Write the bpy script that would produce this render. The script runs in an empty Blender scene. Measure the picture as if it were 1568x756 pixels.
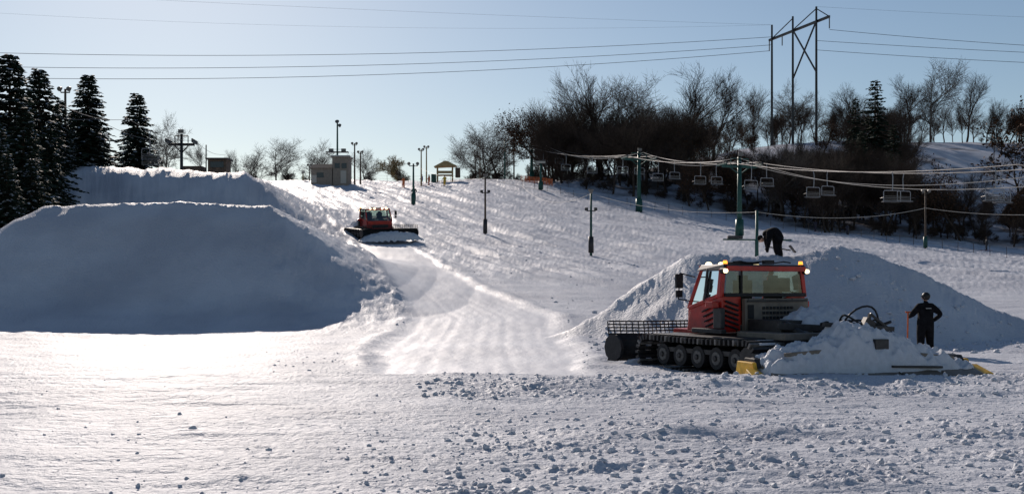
import bpy, math, random
import numpy as np
from mathutils import Vector, Matrix
random.seed(7); RNG=np.random.default_rng(7)
F=1681.0; CX=784.0; HY=440.0; CH=2.0
def S(u,v,d):            # surveyed point: bearing, elevation, distance north of the viewpoint
    return Vector(((u-CX)/F*d, d, CH+(HY-v)/F*d))
scene=bpy.context.scene
# ------------------------------------------------------------------ noise
_perm=RNG.permutation(256); _perm=np.concatenate([_perm,_perm])
_ang=RNG.random(256)*2*np.pi; _gx=np.cos(_ang); _gy=np.sin(_ang); _rv=RNG.random(256)
def pn(x,y):
    xi=np.floor(x).astype(np.int64); yi=np.floor(y).astype(np.int64)
    xf=x-xi; yf=y-yi; xi&=255; yi&=255
    u=xf*xf*xf*(xf*(xf*6-15)+10); v=yf*yf*yf*(yf*(yf*6-15)+10)
    x1=(xi+1)&255; y1=(yi+1)&255
    def g(a,b,p,q):
        h=_perm[_perm[a]+b]; return _gx[h]*p+_gy[h]*q
    n0=g(xi,yi,xf,yf)*(1-u)+g(x1,yi,xf-1,yf)*u
    n1=g(xi,y1,xf,yf-1)*(1-u)+g(x1,y1,xf-1,yf-1)*u
    return (n0*(1-v)+n1*v)*1.5
def fbm(x,y,o=4):
    s=0;a=1;f=1
    for i in range(o):
        s=s+a*pn(x*f+17.3*i,y*f+5.1*i); a*=.5; f*=2.03
    return s
def domes(x,y,sc,seed,dens=.6):
    x=x/sc+seed*13.7; y=y/sc+seed*7.1
    xi=np.floor(x).astype(np.int64); yi=np.floor(y).astype(np.int64)
    out=np.zeros_like(x)
    for i in(-1,0,1):
        for j in(-1,0,1):
            cx=(xi+i)&255; cy=(yi+j)&255
            h=_perm[_perm[cx]+cy]; h2=_perm[(h+31)&255]; h3=_perm[(h2+77)&255]
            px=xi+i+_rv[h]; py=yi+j+_rv[h2]
            r=.25+.6*_rv[h3]**1.5
            k=(_rv[_perm[(h3+5)&255]]<dens)
            d2=((x-px)**2+(y-py)**2)/(r*r)
            out=np.maximum(out,np.where(k,np.sqrt(np.clip(1-d2,0,1))*r,0))
    return out*sc
def ss(x,a,b):
    t=np.clip((x-a)/(b-a),0,1); return t*t*(3-2*t)
def band(x,a,b,w): return ss(x,a-w,a+w)*(1-ss(x,b-w,b+w))
# ------------------------------------------------------------------ terrain
UU=np.array([-600,0,300,575,784,1000,1200,1568,2200.])
DD=np.array([0,30,45,60,75,96,130,175,220,260,300,350,600,1500.])
ZZ=np.array([[0]*9,[0]*9,
[.2,.0,.0,.2,.3,.3,.2,.3,.3],
[3,2.2,1.2,1.5,1.6,1.4,1.2,1.2,1.2],
[6,5.5,3.2,3.5,3.2,2.6,2.4,2.1,2],
[9.5,8.5,7,6.45,5.4,4.7,4.4,3.3,3],
[13,13,12,11.5,10,8.3,7.8,5.0,4.5],
[18,19,18.8,18.3,16.8,14,11.4,8.5,8],
[20,22,24,23.8,24.5,23,21,17,15],
[20,21,22,22,25,31,33,29,28],
[18,19,19,19,23,35,45,44,40],
[15,16,16,16,20,34,43,45,42],
[8,8,8,8,10,22,28,30,30],
[0,0,0,0,0,2,4,4,4]],float)
def tab(u,d):
    u=np.clip(u,UU[0],UU[-1]-1e-6); d=np.clip(d,0,1499.9)
    i=np.clip(np.searchsorted(UU,u,'right')-1,0,len(UU)-2); j=np.clip(np.searchsorted(DD,d,'right')-1,0,len(DD)-2)
    a=(u-UU[i])/(UU[i+1]-UU[i]); b=(d-DD[j])/(DD[j+1]-DD[j])
    return (ZZ[j,i]*(1-a)+ZZ[j,i+1]*a)*(1-b)+(ZZ[j+1,i]*(1-a)+ZZ[j+1,i+1]*a)*b
PROFR=np.array([0,1.5,3,4,5.4,6.7,8,10.5]); PROFH=np.array([1,.84,.62,.48,.30,.16,.07,0])
PY=np.array([20,28,38,50,65,90,110,150.]); PX=np.array([-.7,-.9,-1.2,-1.2,-5.0,-10.3,-14,-20.]); PW=np.array([2.7,2.7,3.2,3.2,2.7,2.4,2.3,2.])
M3X=np.array([1.2,2.46,4.29,5.3,6.24,6.85,8.9,10.2,11,12.1,13.3,15,17,19.1,21.5]); M3Z=np.array([0,.4,1.55,2.3,2.95,3.15,3.0,3.05,3.27,3.45,3.15,2.5,1.5,.6,0])
def pathmask(X,Y):
    c=np.interp(Y,PY,PX)+.25*pn(Y/6.,Y*0+2.2); w=np.interp(Y,PY,PW)+.3*pn(Y/3.,X*0+7.7)
    a=np.abs(X-c)/w
    return (1-ss(a,.86,1.1))*ss(Y,25.2,26.6)*(1-ss(Y,120,150)), a
def ground(X,Y,detail=False):
    X=np.asarray(X,float); Y=np.asarray(Y,float)
    t=X/np.maximum(Y,20); u=CX+F*t
    z=0
    for k in(-.08,-.03,.03,.08):
        for j in(-70,0,70): z=z+tab(u+j,Y*(1+k))
    z=z/12
    z=z+.25*fbm(X/14,Y/14,3)*ss(Y,45,90)
    wob=.8*pn(X/5,Y/5)
    def plateau(z,x0,x1,y0,y1,top,sf,ssd,sb,wk):
        dx=np.maximum(np.maximum((x0-X)/ssd,(X-x1)/ssd),0); dy=np.maximum(np.maximum((y0-Y)/sf,(Y-y1)/sb),0)
        r=np.sqrt(dx*dx+dy*dy)
        r=np.maximum(r+wob*wk*ss(r,.5,3),0)
        p=np.interp(r,PROFR,PROFH)
        return z+(np.maximum(top-z,0))*p
    top2=12.5-.03*(X+37)-.02*np.maximum(Y-95,0)
    z=plateau(z,-37.3,-23.3,95,112,top2,1.35,1.0,3,.12)
    top1=6.45-.02*np.abs(X+18)**1.3-.05*np.maximum(Y-58,0)
    z=plateau(z,-24.3,-12.6,57.0,66,top1,.97,1.0,2.5,.25)
    Hc=np.interp(X,M3X,M3Z); yc=40.6+.5*np.sin(X*.5)
    dy=Y-yc
    w=np.where(dy<0,1.62*Hc+.3,2.3*Hc+.3)
    q=np.clip(np.abs(dy)/w,0,1)
    pile=Hc*(1-q)**1.08
    z=z+pile
    pm,a=pathmask(X,Y)
    z=z-.07*pm
    z=z+.09*np.exp(-((a-1.17)/.11)**2)*ss(Y,26,30)*(1-ss(Y,100,120))*(.7+.5*pn(X/1.5,Y/1.5))
    z=z+.14*np.exp(-((Y-23.0)/1.2)**2)*ss(u,700,1000)
    if not detail: return z
    m=1-pm
    z=z+m*.05*fbm(X/2.6,Y/1.6,4)*(1-.4*ss(Y,60,90))
    z=z+m*.022*fbm(X/3.5,Y/.45,3)*(1-ss(Y,26,34))
    # ski / groomer lines running diagonally down the slope
    ang=math.radians(20.6); xr=X*math.cos(ang)+Y*math.sin(ang); yr=-X*math.sin(ang)+Y*math.cos(ang)
    sl=ss(Y,60,80)*(1-ss(Y,210,240))
    z=z+m*sl*(.22*fbm(xr/3.2,yr/26,3)+.10*fbm(xr/.9,yr/9,3)+.05*fbm(X/.9,Y/1.5,3))
    for k in range(9):
        x0=-12+k*9.5+2.*math.sin(k*3.1); z=z-m*sl*.16*np.exp(-((xr-22-x0+1.2*pn(yr/20,yr*0+k))/.5)**2)
    z=z+pm*.0022*np.sin((X-np.interp(Y,PY,PX))*2*np.pi/.55)*(1-ss(Y,50,70))+pm*.028*fbm(X/1.8,Y/6,4)
    for o in(-1.3,.9): z=z-.005*pm*np.exp(-((X-np.interp(Y,PY,PX)-o)/.15)**2)
    # old machine tracks in the yard
    for (xa,xb,yy) in((-14,-2,37),(-16,-3,31),(-15,12,18.2)):
        c=yy+.06*(X-xa)+.4*pn(X/5,X*0+yy)
        for o in(0,1.1): z=z-.03*m*np.exp(-((Y-c-o)/.22)**2)*band(X,xa,xb,2)
    onp=ss(pile,.1,.6)
    z=z+onp*(.06*fbm(X/.8,Y/.8,4)+.08*fbm(X/2.2,Y/2.2,2))
    j1=band(X,-40,-5,3)*band(Y,45,75,3)
    z=z+j1*m*(.05*fbm(X/.7,Y/3.5,4)+.03*fbm(X/2.5,Y/2.5,2))
    j2=band(X,-42,-20,3)*band(Y,78,112,3); z=z+j2*.07*fbm(X/.8,Y/4,3)
    sh=band(X,-12.5,-5,.8)*band(Y,50,80,4)+band(X,-22.5,-14,.8)*band(Y,78,118,4)
    z=z+m*sh*.12*fbm(X/.9,Y/.9,4)
    right=ss(u,520,760)
    b1=band(Y,19.6,25.2,.7)*ss(u,600,720); b2=band(Y,5,16.6,.8)*(.22+.78*ss(u,600,950))*ss(u,380,560); b3=band(Y,16,20,.6)*right*.12
    left=(1-ss(u,500,700))*.09*(1-ss(Y,28,36))
    rough=np.clip((b1*.7+b2*.8+b3+left+onp*.7+.05*band(Y,26,50,3)*m)*(.12+1.3*np.clip(fbm(X/1.4,Y/.7,3)+.3,0,1.2)),0,1.5)
    sel=(rough>.02)&(Y<60)
    add=np.zeros_like(z)
    xs=X[sel]+.05*pn(X[sel]/.1,Y[sel]/.1); ys=Y[sel]+.05*pn(X[sel]/.1+9,Y[sel]/.1)
    add[sel]=rough[sel]*(.30*domes(xs,ys,.30,1,.18)+.65*domes(xs,ys,.13,2,.45)+.9*domes(xs,ys,.07,3,.6)+.035*fbm(xs/.15,ys/.15,3))
    z=z+add*.48
    rl=15.0+.5*pn(X/3,X*0+3.3); z=z+.15*np.exp(-((Y-rl)/.4)**2)*ss(u,780,900)*(.6+.7*pn(X/.9,Y/.9))
    rl=12.9+.6*pn(X/2.2,X*0+8.3); z=z+.06*np.exp(-((Y-rl)/.3)**2)*ss(u,600,800)*(.6+.7*pn(X/.7,Y/.7))
    rl=21.5+.5*pn(X/4,X*0+5.3); z=z+.09*np.exp(-((Y-rl)/.5)**2)*ss(u,640,800)*(.6+.7*pn(X/.9,Y/.9))
    return z
def gz(x,y): return float(ground(np.array([x]),np.array([y]))[0])
# ------------------------------------------------------------------ materials
def nt(m): m.use_nodes=True; return m.node_tree
def mat(name,col,rough=.6,metal=0,var=.25,scale=6,bump=0,emit=None,es=0,spec=.5):
    m=bpy.data.materials.new(name); t=nt(m); b=t.nodes['Principled BSDF']
    tc=t.nodes.new('ShaderNodeTexCoord'); n=t.nodes.new('ShaderNodeTexNoise'); n.inputs['Scale'].default_value=scale; n.inputs['Detail'].default_value=5
    t.links.new(tc.outputs['Object'],n.inputs['Vector'])
    r=t.nodes.new('ShaderNodeMix'); r.data_type='RGBA'
    r.inputs[6].default_value=(*[c*(1-var) for c in col],1); r.inputs[7].default_value=(*[min(1,c*(1+var)) for c in col],1)
    mr=t.nodes.new('ShaderNodeMapRange'); mr.inputs[1].default_value=.3; mr.inputs[2].default_value=.7
    t.links.new(n.outputs[0],mr.inputs[0]); t.links.new(mr.outputs[0],r.inputs[0]); t.links.new(r.outputs[2],b.inputs['Base Color'])
    b.inputs['Roughness'].default_value=rough; b.inputs['Metallic'].default_value=metal
    b.inputs['Specular IOR Level'].default_value=spec
    if bump:
        bp=t.nodes.new('ShaderNodeBump'); bp.inputs['Strength'].default_value=bump; bp.inputs['Distance'].default_value=.03
        t.links.new(n.outputs[0],bp.inputs['Height']); t.links.new(bp.outputs[0],b.inputs['Normal'])
    if emit: b.inputs['Emission Color'].default_value=(*emit,1); b.inputs['Emission Strength'].default_value=es
    return m
def snow_terrain():
    m=bpy.data.materials.new('snow_ground'); t=nt(m); b=t.nodes['Principled BSDF']; N=t.nodes.new; L=t.links.new
    tc=N('ShaderNodeTexCoord')
    def noise(s,d=5,sc=(1,1,1)):
        mp=N('ShaderNodeMapping'); mp.inputs['Scale'].default_value=sc; L(tc.outputs['Object'],mp.inputs[0])
        n=N('ShaderNodeTexNoise'); n.inputs['Scale'].default_value=s; n.inputs['Detail'].default_value=d; L(mp.outputs[0],n.inputs['Vector']); return n
    n1=noise(.25,6); n2=noise(9,6); n3=noise(38,4)
    c=N('ShaderNodeMix'); c.data_type='RGBA'; c.inputs[6].default_value=(.45,.465,.515,1); c.inputs[7].default_value=(.595,.61,.655,1)
    mr=N('ShaderNodeMapRange'); mr.inputs[1].default_value=.35; mr.inputs[2].default_value=.65; L(n1.outputs[0],mr.inputs[0]); L(mr.outputs[0],c.inputs[0])
    at=N('ShaderNodeAttribute'); at.attribute_name='litter'
    br=N('ShaderNodeMix'); br.data_type='RGBA'; br.inputs[6].default_value=(.035,.025,.02,1); br.inputs[7].default_value=(.10,.073,.055,1); L(n2.outputs[0],br.inputs[0])
    f=N('ShaderNodeMix'); f.data_type='RGBA'; L(at.outputs['Fac'],f.inputs[0]); L(c.outputs[2],f.inputs[6]); L(br.outputs[2],f.inputs[7]); L(f.outputs[2],b.inputs['Base Color'])
    ag=N('ShaderNodeAttribute'); ag.attribute_name='groomed'
    b.inputs['Roughness'].default_value=.55
    r1=N('ShaderNodeMapRange'); r1.inputs[3].default_value=.05; r1.inputs[4].default_value=.32; L(ag.outputs['Fac'],r1.inputs[0]); L(r1.outputs[0],b.inputs['Specular IOR Level'])
    ml=N('ShaderNodeMapRange'); ml.inputs[3].default_value=1; ml.inputs[4].default_value=.35; L(ag.outputs['Fac'],ml.inputs[0])
    b1=N('ShaderNodeBump'); b1.inputs['Distance'].default_value=.05; L(ml.outputs[0],b1.inputs['Strength']); L(n2.outputs[0],b1.inputs['Height'])
    b2=N('ShaderNodeBump'); b2.inputs['Distance'].default_value=.014; L(ml.outputs[0],b2.inputs['Strength']); L(n3.outputs[0],b2.inputs['Height']); L(b1.outputs[0],b2.inputs['Normal']); L(b2.outputs[0],b.inputs['Normal'])
    return m
M_ground=snow_terrain()
M_snow=mat('snow',(.545,.56,.60),.6,var=.08,scale=9,bump=.6,spec=.1)
M_red=mat('red_paint',(.40,.016,.010),.34,var=.3,scale=4)
M_black=mat('black_rubber',(.015,.015,.017),.6,var=.4,scale=12,bump=.2,spec=.3)
M_dark=mat('dark_steel',(.035,.033,.034),.5,.3,.4,8)
M_steel=mat('worn_steel',(.16,.15,.14),.55,.3,.35,9)
M_hub=mat('dirty_wheel_hub',(.11,.105,.10),.6,.1,.4,14)
M_grey=mat('galvanised_steel',(.30,.30,.31),.5,.2,.2,5)
M_taupe=mat('taupe_panel',(.15,.125,.10),.5,var=.25,scale=5)
M_yellow=mat('yellow_paint',(.65,.36,.02),.45,var=.3)
M_orange=mat('orange_paint',(.7,.13,.02),.45)
M_amber=mat('amber_lens',(.9,.3,.03),.2,emit=(1,.30,.03),es=2.5)
M_lamp=mat('lamp_glow',(.9,.85,.7),.2,emit=(1,.8,.45),es=3)
M_green=mat('green_steel',(.015,.075,.06),.5,.2,.3,2)
M_wood=mat('weathered_wood',(.10,.07,.05),.8,var=.4,scale=3,bump=.3)
M_wood2=mat('pale_wood',(.34,.25,.12),.8,var=.2,scale=3)
M_bark=mat('bark',(.062,.045,.036),.9,var=.4,scale=2,spec=.1)
M_bark2=mat('grey_bark',(.11,.092,.08),.9,var=.3,scale=2,spec=.1)
M_bark3=mat('willow_bark',(.30,.23,.12),.9,var=.3,scale=2,spec=.1)
M_leaf=mat('dry_leaves',(.085,.045,.027),.85,var=.5,scale=1,spec=.1)
M_needle=mat('spruce_needles',(.024,.04,.026),.8,var=.5,scale=1.2,spec=.2)
M_pine=mat('pine_needles',(.024,.042,.026),.8,var=.5,scale=1.2,spec=.2)
M_wall=mat('tan_siding',(.26,.21,.17),.8,var=.15,scale=3)
M_roof=mat('dark_shingle',(.07,.06,.055),.85,var=.3)
M_trim=mat('trim_paint',(.45,.41,.36),.6,var=.1)
M_win=mat('window_glass_dark',(.02,.025,.03),.08,var=.1)
M_wire=mat('wire',(.09,.09,.1),.6,.3,.1)
M_rope=mat('frosted_rope',(.50,.46,.41),.7,var=.2)
M_cloth=mat('black_jacket',(.008,.008,.010),.85,var=.5,scale=9,bump=.4,spec=.08)
M_skin=mat('skin',(.5,.3,.22),.5,var=.08)
M_helmet=mat('black_helmet',(.012,.012,.013),.45,spec=.3)
M_white=mat('white_print',(.4,.4,.4),.6)
M_net=mat('orange_net',(.65,.15,.04),.7)
def glass():
    m=bpy.data.materials.new('tinted_glass'); t=nt(m); t.nodes.clear(); N=t.nodes.new
    o=N('ShaderNodeOutputMaterial'); a=N('ShaderNodeBsdfTransparent'); a.inputs[0].default_value=(.52,.62,.57,1)
    g=N('ShaderNodeBsdfGlossy'); g.inputs[1].default_value=.04; g.inputs[0].default_value=(.9,.95,.95,1)
    fr=N('ShaderNodeFresnel'); fr.inputs[0].default_value=1.5; n=N('ShaderNodeTexNoise'); n.inputs['Scale'].default_value=3
    mx=N('ShaderNodeMixShader'); ma=N('ShaderNodeMath'); ma.operation='MULTIPLY_ADD'; ma.inputs[1].default_value=.12
    t.links.new(n.outputs[0],ma.inputs[0]); t.links.new(fr.outputs[0],ma.inputs[2]); t.links.new(ma.outputs[0],mx.inputs[0])
    t.links.new(a.outputs[0],mx.inputs[1]); t.links.new(g.outputs[0],mx.inputs[2]); t.links.new(mx.outputs[0],o.inputs[0]); return m
M_glass=glass()
# ------------------------------------------------------------------ mesh helper
class MB:
    def __init__(s): s.v=[];s.f=[];s.m=[];s.mats=[]
    def mi(s,m):
        if m not in s.mats: s.mats.append(m)
        return s.mats.index(m)
    def add(s,vs,fs,m):
        o=len(s.v); s.v+= [tuple(v) for v in vs]; k=s.mi(m)
        for f in fs: s.f.append(tuple(i+o for i in f)); s.m.append(k)
    def hexa(s,p,m):
        s.add(p,[(3,2,1,0),(4,5,6,7),(0,1,5,4),(1,2,6,5),(2,3,7,6),(3,0,4,7)],m)
    def box(s,c,d,m,R=None):
        c=Vector(c);x,y,z=d[0]/2,d[1]/2,d[2]/2
        p=[Vector(q) for q in((-x,-y,-z),(x,-y,-z),(x,y,-z),(-x,y,-z),(-x,-y,z),(x,-y,z),(x,y,z),(-x,y,z))]
        if R is not None: p=[R@q for q in p]
        s.hexa([q+c for q in p],m)
    def cyl(s,a,b,r0,r1,m,n=8,cap=True):
        a=Vector(a);b=Vector(b);d=(b-a)
        if d.length<1e-6:return
        d.normalize(); e=d.orthogonal().normalized(); g=d.cross(e)
        vs=[]
        for p,r in((a,r0),(b,r1)):
            for i in range(n):
                t=2*math.pi*i/n; vs.append(p+(e*math.cos(t)+g*math.sin(t))*r)
        fs=[(i,(i+1)%n,n+(i+1)%n,n+i) for i in range(n)]
        if cap: fs+=[tuple(range(n-1,-1,-1)),tuple(range(n,2*n))]
        s.add(vs,fs,m)
    def tube(s,pts,r,m,n=5):
        for a,b in zip(pts[:-1],pts[1:]): s.cyl(a,b,r,r,m,n,False)
    def beam(s,a,b,w,h,m):
        a=Vector(a);b=Vector(b);d=(b-a).normalized(); up=Vector((0,0,1)) if abs(d.z)<.95 else Vector((0,1,0))
        x=d.cross(up).normalized()*w/2; y=x.cross(d).normalized()*h/2
        s.hexa([a-x-y,a+x-y,a+x+y,a-x+y,b-x-y,b+x-y,b+x+y,b-x+y],m)
    def obj(s,name,parent=None,smooth=False,bevel=0,loc=None):
        me=bpy.data.meshes.new(name); me.from_pydata(s.v,[],s.f)
        for m in s.mats: me.materials.append(m)
        me.polygons.foreach_set('material_index',s.m)
        if smooth: me.polygons.foreach_set('use_smooth',[True]*len(s.f))
        me.update(); o=bpy.data.objects.new(name,me); scene.collection.objects.link(o)
        if parent: o.parent=parent
        if bevel:
            bv=o.modifiers.new('bevel','BEVEL'); bv.width=bevel; bv.segments=2; bv.limit_method='ANGLE'
        if loc: o.location=loc
        return o
def empty(name,loc=(0,0,0),rz=0,parent=None):
    o=bpy.data.objects.new(name,None); scene.collection.objects.link(o); o.location=loc; o.rotation_euler=(0,0,rz)
    if parent:o.parent=parent
    return o
# ------------------------------------------------------------------ ground sheet
def build_ground():
    ys=[-40,-25,-12,-4,0,3,5,7]; y=8.5
    while y<330:
        ys.append(y); y*=1.0025 if y<26 else (1.006 if y<60 else 1.009)
    ys+=[340,360,390,430,480,560,680,850,1100,1500]
    ys=np.array(ys)
    ts=np.linspace(-.5,.5,1240)
    side=np.array([.51,.525,.55,.58,.62,.68,.75,.85,1,1.25,1.6,2.2,3,4.5])
    side2=np.concatenate([side[:1]*0+.505,side])
    ts=np.concatenate([-side2[::-1],ts,side2])
    T,Y=np.meshgrid(ts,ys); X=T*(np.maximum(Y,0)+5)
    Z=ground(X.ravel(),Y.ravel(),True)
    n=len(ts); r=len(ys)
    co=np.stack([X.ravel(),Y.ravel(),Z],1).astype(np.float32)
    i=np.arange(r-1)[:,None]*n+np.arange(n-1)[None,:]
    q=np.stack([i,i+1,i+n+1,i+n],-1).reshape(-1,4).astype(np.int32)
    me=bpy.data.meshes.new('snow_ground'); me.vertices.add(len(co)); me.vertices.foreach_set('co',co.ravel())
    me.loops.add(q.size); me.loops.foreach_set('vertex_index',q.ravel())
    me.polygons.add(len(q)); me.polygons.foreach_set('loop_start',np.arange(0,q.size,4,dtype=np.int32))
    try: me.polygons.foreach_set('loop_total',np.full(len(q),4,dtype=np.int32))
    except Exception: pass
    me.polygons.foreach_set('use_smooth',np.ones(len(q),bool))
    me.update(calc_edges=True)
    x,yv=co[:,0].astype(float),co[:,1].astype(float); u=CX+F*x/np.maximum(yv,20)
    wood=ss(u,850,960)*ss(yv,150+35*ss(-u,-1250,-1000),190+20*ss(-u,-1250,-1000))
    nz=fbm(x/9,yv/9,4)
    openp=band(u,1380,1900,25)*band(yv,218,325,8)+band(u,1050,1290,30)*ss(yv,250,262)
    lit=wood*np.clip(.58+nz*.9-openp*.7,0,1); lit=np.clip((lit-.15)*1.6,0,.92)
    a=me.attributes.new('litter','FLOAT','POINT'); a.data.foreach_set('value',lit.astype(np.float32))
    pm,_=pathmask(x,yv)
    a=me.attributes.new('groomed','FLOAT','POINT'); a.data.foreach_set('value',pm.astype(np.float32))
    me.materials.append(M_ground)
    o=bpy.data.objects.new('snow_ground',me); scene.collection.objects.link(o)
build_ground()
# ------------------------------------------------------------------ snow clods
def clods():
    import bmesh
    bm=bmesh.new(); bmesh.ops.create_icosphere(bm,subdivisions=2,radius=1); bv=np.array([v.co[:] for v in bm.verts]); bf=np.array([[v.index for v in f.verts] for f in bm.faces]); bm.free()
    P=[]
    def sc(n,u0,u1,d0,d1,s0,s1,pw=3):
        for _ in range(n):
            d=1/(1/d1+(1/d0-1/d1)*random.random()); u=random.uniform(u0,u1); x=(u-CX)/F*d
            P.append((x,d,s0+(s1-s0)*random.random()**pw))
    sc(1700,680,1750,9.3,16.8,.009,.05); sc(250,500,800,9.3,16,.01,.035); sc(1200,640,1750,20,25,.014,.065); sc(250,700,1750,16.5,20,.01,.04)
    sc(220,-150,650,9.3,24,.008,.024,3); sc(8,-100,650,9.3,20,.03,.045)
    sc(500,900,1700,33,40,.03,.09); sc(80,400,900,26,34,.02,.04)
    sc(150,600,1500,45,90,.04,.10)
    P=[p for p in P if not(pathmask(np.array([p[0]]),np.array([p[1]]))[0][0]>.3)]
    P=np.array(P); n=len(P); z=ground(P[:,0],P[:,1],True)
    k=len(bv)
    V=np.empty((n,k,3)); 
    for i in range(n):
        s=P[i,2]; sc3=s*RNG.uniform(.7,1.3,3); sc3[2]*=.75
        o=RNG.random(3)*50
        rad=1+.35*np.sin(bv[:,0]*3+o[0])*np.sin(bv[:,1]*3.3+o[1])+.25*np.sin(bv[:,2]*5+o[2])*np.cos(bv[:,0]*4+o[1])
        V[i]=bv*rad[:,None]*sc3+np.array([P[i,0],P[i,1],z[i]+s*.2])
    Fc=(bf[None]+np.arange(n)[:,None,None]*k).reshape(-1,3).astype(np.int32)
    me=bpy.data.meshes.new('snow_clods'); me.vertices.add(n*k); me.vertices.foreach_set('co',V.astype(np.float32).ravel())
    me.loops.add(Fc.size); me.loops.foreach_set('vertex_index',Fc.ravel()); me.polygons.add(len(Fc)); me.polygons.foreach_set('loop_start',np.arange(0,Fc.size,3,dtype=np.int32))
    me.polygons.foreach_set('use_smooth',np.ones(len(Fc),bool)); me.update(calc_edges=True); me.materials.append(M_snow)
    o=bpy.data.objects.new('snow_clods',me); scene.collection.objects.link(o)
clods()
# ------------------------------------------------------------------ snow groomer
def lumpy(mb,xs,hs,wd,y0,m,seed=0,nx=90,ny=26,amp=.06):
    X=np.linspace(xs[0],xs[-1],nx); T=np.linspace(-1,1,ny)
    XX,TT=np.meshgrid(X,T,indexing='ij')
    H=np.interp(XX,xs,hs); w=wd*(.7+.3*np.sqrt(np.clip(H/max(hs),0,1)))
    Yv=y0+TT*w/2+.05*pn(XX*2+seed,TT*2)
    Zv=H*np.sqrt(np.clip(1-np.abs(TT)**2.6,0,1))+amp*fbm(XX*3+seed,TT*w*2.2+seed,4)*(H>.02)
    vs=np.stack([XX,Yv,Zv],-1).reshape(-1,3).tolist()
    fs=[(i*ny+j,(i+1)*ny+j,(i+1)*ny+j+1,i*ny+j+1) for i in range(nx-1) for j in range(ny-1)]
    mb.add(vs,fs,m)
def groomer(loc,rz,tiller_dx,tiller_rz,snowload=1,blade_h=.15,hw=2.0):
    g=empty('snow_groomer',loc,rz)
    for sgn,nm in((-1,'left_track'),(1,'right_track')):
        mb=MB(); pts=[]; y0,y1=-1.75,2.35
        for i in range(23): pts.append((y0+.25+(y1-y0-.45)*i/22,.03))
        for i in range(1,9):
            a=-math.pi/2+math.pi*i/9; pts.append((y1-.12+.34*math.cos(a),.39+.36*math.sin(a)))
        for i in range(25): pts.append((y1-.1-(y1-y0-.1)*i/24,.76-.03*math.sin(i/24*math.pi)))
        for i in range(1,9):
            a=math.pi/2+math.pi*i/9; pts.append((y0+.05+.36*math.cos(a),.40+.36*math.sin(a)))
        n=len(pts); xa,xb=sgn*1.05,sgn*2.04
        for i in range(n):
            (ya,za),(yb,zb)=pts[i],pts[(i+1)%n]
            for bx in(.0,.36,.72):
                x0=sgn*(1.08+bx); x1=sgn*(1.08+bx+.19)
                mb.add([(x0,ya,za),(x1,ya,za),(x1,yb,zb),(x0,yb,zb)],[(0,1,2,3)],M_black)
            d=Vector((0,yb-ya,zb-za)).normalized(); nrm=Vector((0,d.z,-d.y)) 
            c=Vector(((xa+xb)/2,(ya+yb)/2,(za+zb)/2))+nrm*.03
            R=Matrix((Vector((1,0,0)),d,Vector((1,0,0)).cross(d))).transposed()
            mb.box(c,(.99,.06,.13),M_steel if i%4==0 else M_dark,R)
            if i%2==0 and za>.6: mb.box(c+Vector((random.uniform(-.3,.3),0,.04)),(.45,.12,.05),M_snow)
        mb.obj(nm,g,bevel=0)
        mb=MB()
        for k in range(5):
            yy=-1.15+k*.72
            mb.cyl((sgn*1.30,yy,.37),(sgn*1.82,yy,.37),.27,.27,M_black,20)
            mb.cyl((sgn*1.82,yy,.37),(sgn*1.84,yy,.37),.17,.15,M_hub,20)
            mb.cyl((sgn*1.84,yy,.37),(sgn*1.88,yy,.37),.07,.06,M_dark,12)
        mb.box((sgn*1.55,.3,.5),(.5,3.2,.12),M_dark)
        mb.cyl((sgn*1.2,y0+.1,.42),(sgn*1.9,y0+.1,.42),.28,.28,M_dark,16)
        mb.obj('wheels',g,bevel=.01)
    mb=MB(); mb.box((0,.3,.62),(2.1,4.3,.5),M_dark); mb.box((0,-1.2,.92),(2.3,1.7,.16),M_taupe); mb.box((0,2.2,.82),(1.7,.9,.3),M_red)
    mb.box((-1.5,.3,.86),(.9,3.4,.04),M_dark); mb.box((1.5,.3,.86),(.9,3.4,.04),M_dark)
    mb.obj('chassis',g,bevel=.03)
    mb=MB(); W=1.3
    for s in(-1,1):
        p=[(s*.72,.02,.98),(s*W,.02,.98),(s*1.15,1.65,.95),(s*.72,1.65,.95),(s*.72,.02,1.82),(s*W,.02,1.86),(s*1.2,1.45,1.5),(s*.72,1.45,1.5)]
        if s<0: p=[p[1],p[0],p[3],p[2],p[5],p[4],p[7],p[6]]
        mb.hexa(p,M_red)
        for k in range(6): mb.box((s*1.03,-.02,1.08+k*.115),(.42,.06,.05),M_black,Matrix.Rotation(s*-.3,3,'Y'))
        for k in range(4): mb.box((s*1.285,.45+.05*k,1.15+k*.12),(.05,.5,.045),M_black,Matrix.Rotation(-.3,3,'X'))
        mb.hexa([(s*W-.07,0,1.8),(s*W+.05,0,1.8),(s*W+.05,.16,1.8),(s*W-.07,.16,1.8),(s*1.22-.07,.02,2.5),(s*1.22+.05,.02,2.5),(s*1.22+.05,.16,2.5),(s*1.22-.07,.16,2.5)],M_red)
        mb.beam((s*1.17,1.52,1.5),(s*1.1,1.05,2.5),.09,.1,M_red)
        mb.beam((s*1.27,.75,1.7),(s*1.19,.72,2.5),.06,.07,M_dark)
        mb.beam((s*1.3,.1,1.86),(s*1.19,1.48,1.52),.07,.1,M_red)
        mb.box((s*1.42,.25,1.62),(.2,.3,.16),M_red); mb.box((s*1.36,.05,1.3),(.14,.3,.5),M_dark)
        mb.box((s*1.33,.5,.98),(.16,1.2,.12),M_dark)
    mb.box((0,1.6,1.24),(2.2,.14,.6),M_red); mb.box((0,1.68,1.1),(1.5,.05,.26),M_dark)
    mb.box((0,.10,1.03),(1.5,.2,.2),M_dark)
    mb.obj('cab_body',g,bevel=.025)
    mb=MB(); mb.box((.28,-.06,1.36),(1.98,.14,.82),M_taupe); 
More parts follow.
